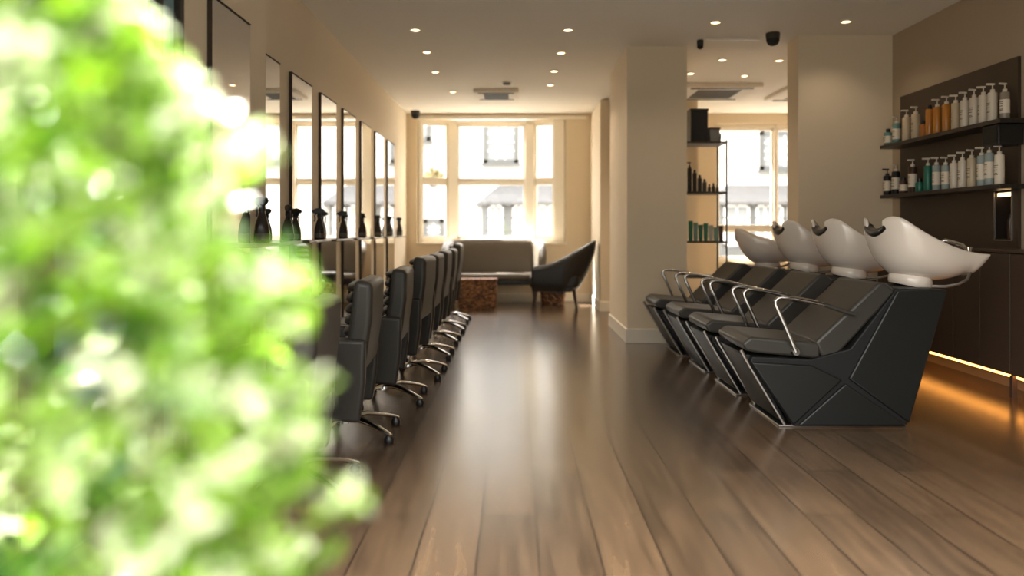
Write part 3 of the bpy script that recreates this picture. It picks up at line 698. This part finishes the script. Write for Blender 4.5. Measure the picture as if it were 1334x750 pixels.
housebay(-.83, 1.56, [(-.66, -.30, 2), (-.08, .20, 2), (.50, .98, 2), (1.06, 1.36, 2)])
housebay(4.8, 7.4, [(4.98, 5.6, 2), (5.75, 6.4, 3), (6.5, 7.2, 3)])
fb = thing('hanging_basket', 'flower basket hanging on the white house across the street', 'hanging basket', (-2.02, 18.72, 2.28))
obj('basket_bowl', MB().lathe([(.03, -.22), (.14, -.16), (.20, -.03), (.20, 0)], n=16), 'frame_dark', fb)
fl = MB()
for i in range(40):
    a = random.uniform(0, 2*PI); r = .22*math.sqrt(random.random()); fl.ball((r*math.cos(a), r*math.sin(a), random.uniform(-.03, .26-r*.8)), .055, .055, .05, 6)
obj('flowers', fl, 'flower', fb)
obj('bracket', MB().tube([(0, .28, .42), (0, .0, .44), (0, 0, .40), (0, 0, .0)], .012, 6), 'frame_dark', fb)

# ------------------------------------------------------------------ the sunlit shrub beside the camera
sh = thing('potted_shrub', 'bright green leafy shrub in sunlight, blurred in front of everything', 'shrub', (-.384, .516, -.02))
edge = [(.30, -.22), (.50, -.19), (.60, -.20), (.68, -.215), (.73, -.19), (.78, -.215), (.85, -.205), (.89, -.22), (.93, -.21), (.96, -.235), (.985, -.285), (1.01, -.30), (1.04, -.30), (1.075, -.265), (1.10, -.315), (1.16, -.36), (1.21, -.385), (1.28, -.43), (1.36, -.49), (1.42, -.58)]
def redge(z):
    for (a, xa), (b_, xb) in zip(edge, edge[1:]):
        if a <= z <= b_: return xa+(xb-xa)*(z-a)/(b_-a)
    return edge[-1][1]
lv = []; lf = []; tone = []
def leaf(p, d, nrm, L, W, t):
    d = d.normalized(); s = d.cross(nrm).normalized(); n2 = s.cross(d).normalized()
    o = len(lv)
    for (u, v, h) in ((0, 0, 0), (.25, .8, .03), (.55, 1, .05), (.82, .6, .03), (1, 0, -.03), (.82, -.6, .03), (.55, -1, .05), (.25, -.8, .03), (.5, 0, -.03)):
        lv.append(tuple(p+d*(L*u)+s*(W*.5*v)+n2*(h*L)))
    for a, b_ in ((0, 1), (1, 2), (2, 3), (3, 4), (4, 5), (5, 6), (6, 7), (7, 0)):
        lf.append((o+a, o+b_, o+8))
    tone.extend([t]*8)
C0 = Vector((-.64, .86, 0))
rv = lambda: Vector((random.gauss(0, 1), random.gauss(0, 1), random.gauss(0, 1))).normalized()
twigs = MB()
def sprig(base, d, L, nl, size):
    d = d.normalized()
    twigs.tube([base, base+d*L*.5+rv()*.006, base+d*L], [.0028, .0022, .0012], 5)
    t0 = random.choice((random.uniform(.8, 1), random.uniform(.35, .6), random.uniform(.35, .6), random.uniform(0, .25)))  # some sprigs take the painted sun-white tone
    for i in range(nl):
        f = (i+.6)/nl; p = base+d*L*f
        side = (rv()-d*.3).normalized()
        dd = (side*.8+d*.7+Vector((0, 0, .25))).normalized()
        leaf(p, dd, (rv()*.6+Vector((0, 0, 1))).normalized(), size*random.uniform(.8, 1.2), size*random.uniform(.5, .66), min(1, max(0, t0+.18*random.random()+.08*f-.1)))
for i in range(1700):
    z = random.uniform(.32, 1.42); a = random.uniform(-PI, PI)
    rx = max(.02, redge(z)-C0.x)-.035; ry = min(rx, .34)*.85
    sh_ = random.uniform(.62, 1.0)
    p = Vector((C0.x+rx*math.cos(a)*sh_, C0.y+ry*math.sin(a)*sh_, z))
    out = Vector((math.cos(a), math.sin(a), random.uniform(-.1, .9)))
    sprig(p-out.normalized()*.03, out+rv()*.35, random.uniform(.04, .065), random.randint(5, 8), random.uniform(.027, .040))
for (px, py) in ((345, 205), (275, 150), (410, 395), (405, 505), (400, 575), (462, 662), (375, 355), (235, 105)):
    y = .84; p = Vector(((px-VX)*y/F, y, 1-(py-VY)*y/F))
    for q in range(3): sprig(p-Vector((.05, 0, .012))+rv()*.008, Vector((1, 0, .25))+rv()*.3, .055, 7, .03)
fo = MB(); fo.v = lv; fo.f = lf
me = bpy.data.meshes.new('foliage'); me.from_pydata(lv, [], lf); me.update(); me.materials.append(M['leaf'])
at = me.attributes.new('tone', 'FLOAT', 'FACE'); at.data.foreach_set('value', tone)
for p in me.polygons: p.use_smooth = True
fol = bpy.data.objects.new('foliage', me); COL.objects.link(fol); fol['kind'] = 'stuff'
off = Matrix.Translation((.384, -.516, .02)) @ Matrix.Translation((0, 0, 1)) @ Matrix.Diagonal((.6, .6, .6, 1)) @ Matrix.Translation((0, 0, -1))
me.transform(off); fol.parent = sh
st_ = MB().tube([C0+Vector((0, 0, .12)), C0+Vector((.01, 0, .6)), C0+Vector((-.01, .01, 1.0)), C0+Vector((0, 0, 1.3))], [.02, .017, .012, .005], 8)
for i in range(60):
    z = random.uniform(.4, 1.25); a = random.uniform(-PI, PI); rr = max(.02, redge(z)-C0.x)*.75
    st_.tube([C0+Vector((0, 0, z-.08)), C0+Vector((math.cos(a)*rr, math.sin(a)*rr*.8, z+.03))], [.006, .002], 5)
obj('stem', st_.xf(off), 'bark', sh); obj('twigs', twigs.xf(off), 'bark', sh)
obj('planter', MB().lathe([(.13, 0), (.135, .01), (.17, .50), (.175, .53), (.16, .53), (.155, .50)], n=28), 'pot', sh); obj('soil', MB().lathe([(.14, .46), (.152, .495), (.05, .50)], n=24), 'soil', sh)

# ------------------------------------------------------------------ light and camera
SKY, SUN, EXPO = 9.0, 31.0, 0.65
wd = bpy.data.worlds.new('sky'); SC.world = wd; wd.use_nodes = True
nt = wd.node_tree; bg = nt.nodes['Background']
N, L_ = nt.nodes.new, nt.links.new
tc = N('ShaderNodeTexCoord'); dt = N('ShaderNodeVectorMath'); dt.operation = 'DOT_PRODUCT'
dt.inputs[1].default_value = Vector((-.35, .55, .76)).normalized()      # the sky is brightest round the sun
L_(tc.outputs['Generated'], dt.inputs[0])
mr = N('ShaderNodeMapRange'); mr.inputs[1].default_value = -.5; mr.inputs[2].default_value = 1; mr.inputs[3].default_value = .03; mr.inputs[4].default_value = 1.25
L_(dt.outputs['Value'], mr.inputs['Value'])
vm = N('ShaderNodeVectorMath'); vm.operation = 'SCALE'; vm.inputs[0].default_value = (1, .97, .92); L_(mr.outputs['Result'], vm.inputs['Scale']); L_(vm.outputs['Vector'], bg.inputs['Color'])
bg.inputs['Strength'].default_value = SKY
sl = bpy.data.lights.new('sun', 'SUN'); sl.energy = SUN; sl.angle = math.radians(.6); sl.color = (1, .975, .93)
so_ = bpy.data.objects.new('sun', sl); COL.objects.link(so_)
so_.rotation_euler = Vector((.47, -.34, -.81)).to_track_quat('-Z', 'Y').to_euler()
def portal(loc, sx_, sz, ry):
    a = bpy.data.lights.new('portal', 'AREA'); a.shape = 'RECTANGLE'; a.size = sx_; a.size_y = sz; a.cycles.is_portal = True
    o = bpy.data.objects.new('portal', a); COL.objects.link(o); o.location = loc; o.rotation_euler = (ry, 0, 0)
portal((-.34, 11.2, 1.7), 2.1, 1.8, -PI/2); portal((3.65, 11.1, 1.55), 1.75, 2.0, -PI/2)
portal((.34, FY-.2, .98), 3.5, 1.95, PI/2)
cam = bpy.data.cameras.new('camera'); co = bpy.data.objects.new('camera', cam); COL.objects.link(co)
co.location = (0, 0, 1.0); co.rotation_euler = (PI/2, 0, 0)
cam.sensor_width = 36; cam.lens = 36*F/1334
cam.shift_x = -(VX-667)/1334; cam.shift_y = -(375-VY)/1334
cam.clip_start = .02; cam.clip_end = 200
cam.dof.use_dof = True; cam.dof.focus_distance = 4.2; cam.dof.aperture_fstop = (cam.lens/1000)/.022; cam.dof.aperture_blades = 0
SC.camera = co
vs = SC.view_settings; vs.view_transform = 'Standard'; vs.look = 'None'; vs.gamma = 1; vs.use_curve_mapping = False; vs.exposure = EXPO
SC.cycles.use_denoising = True
SC.cycles.max_bounces = 10; SC.cycles.diffuse_bounces = 6; SC.cycles.sample_clamp_indirect = 8
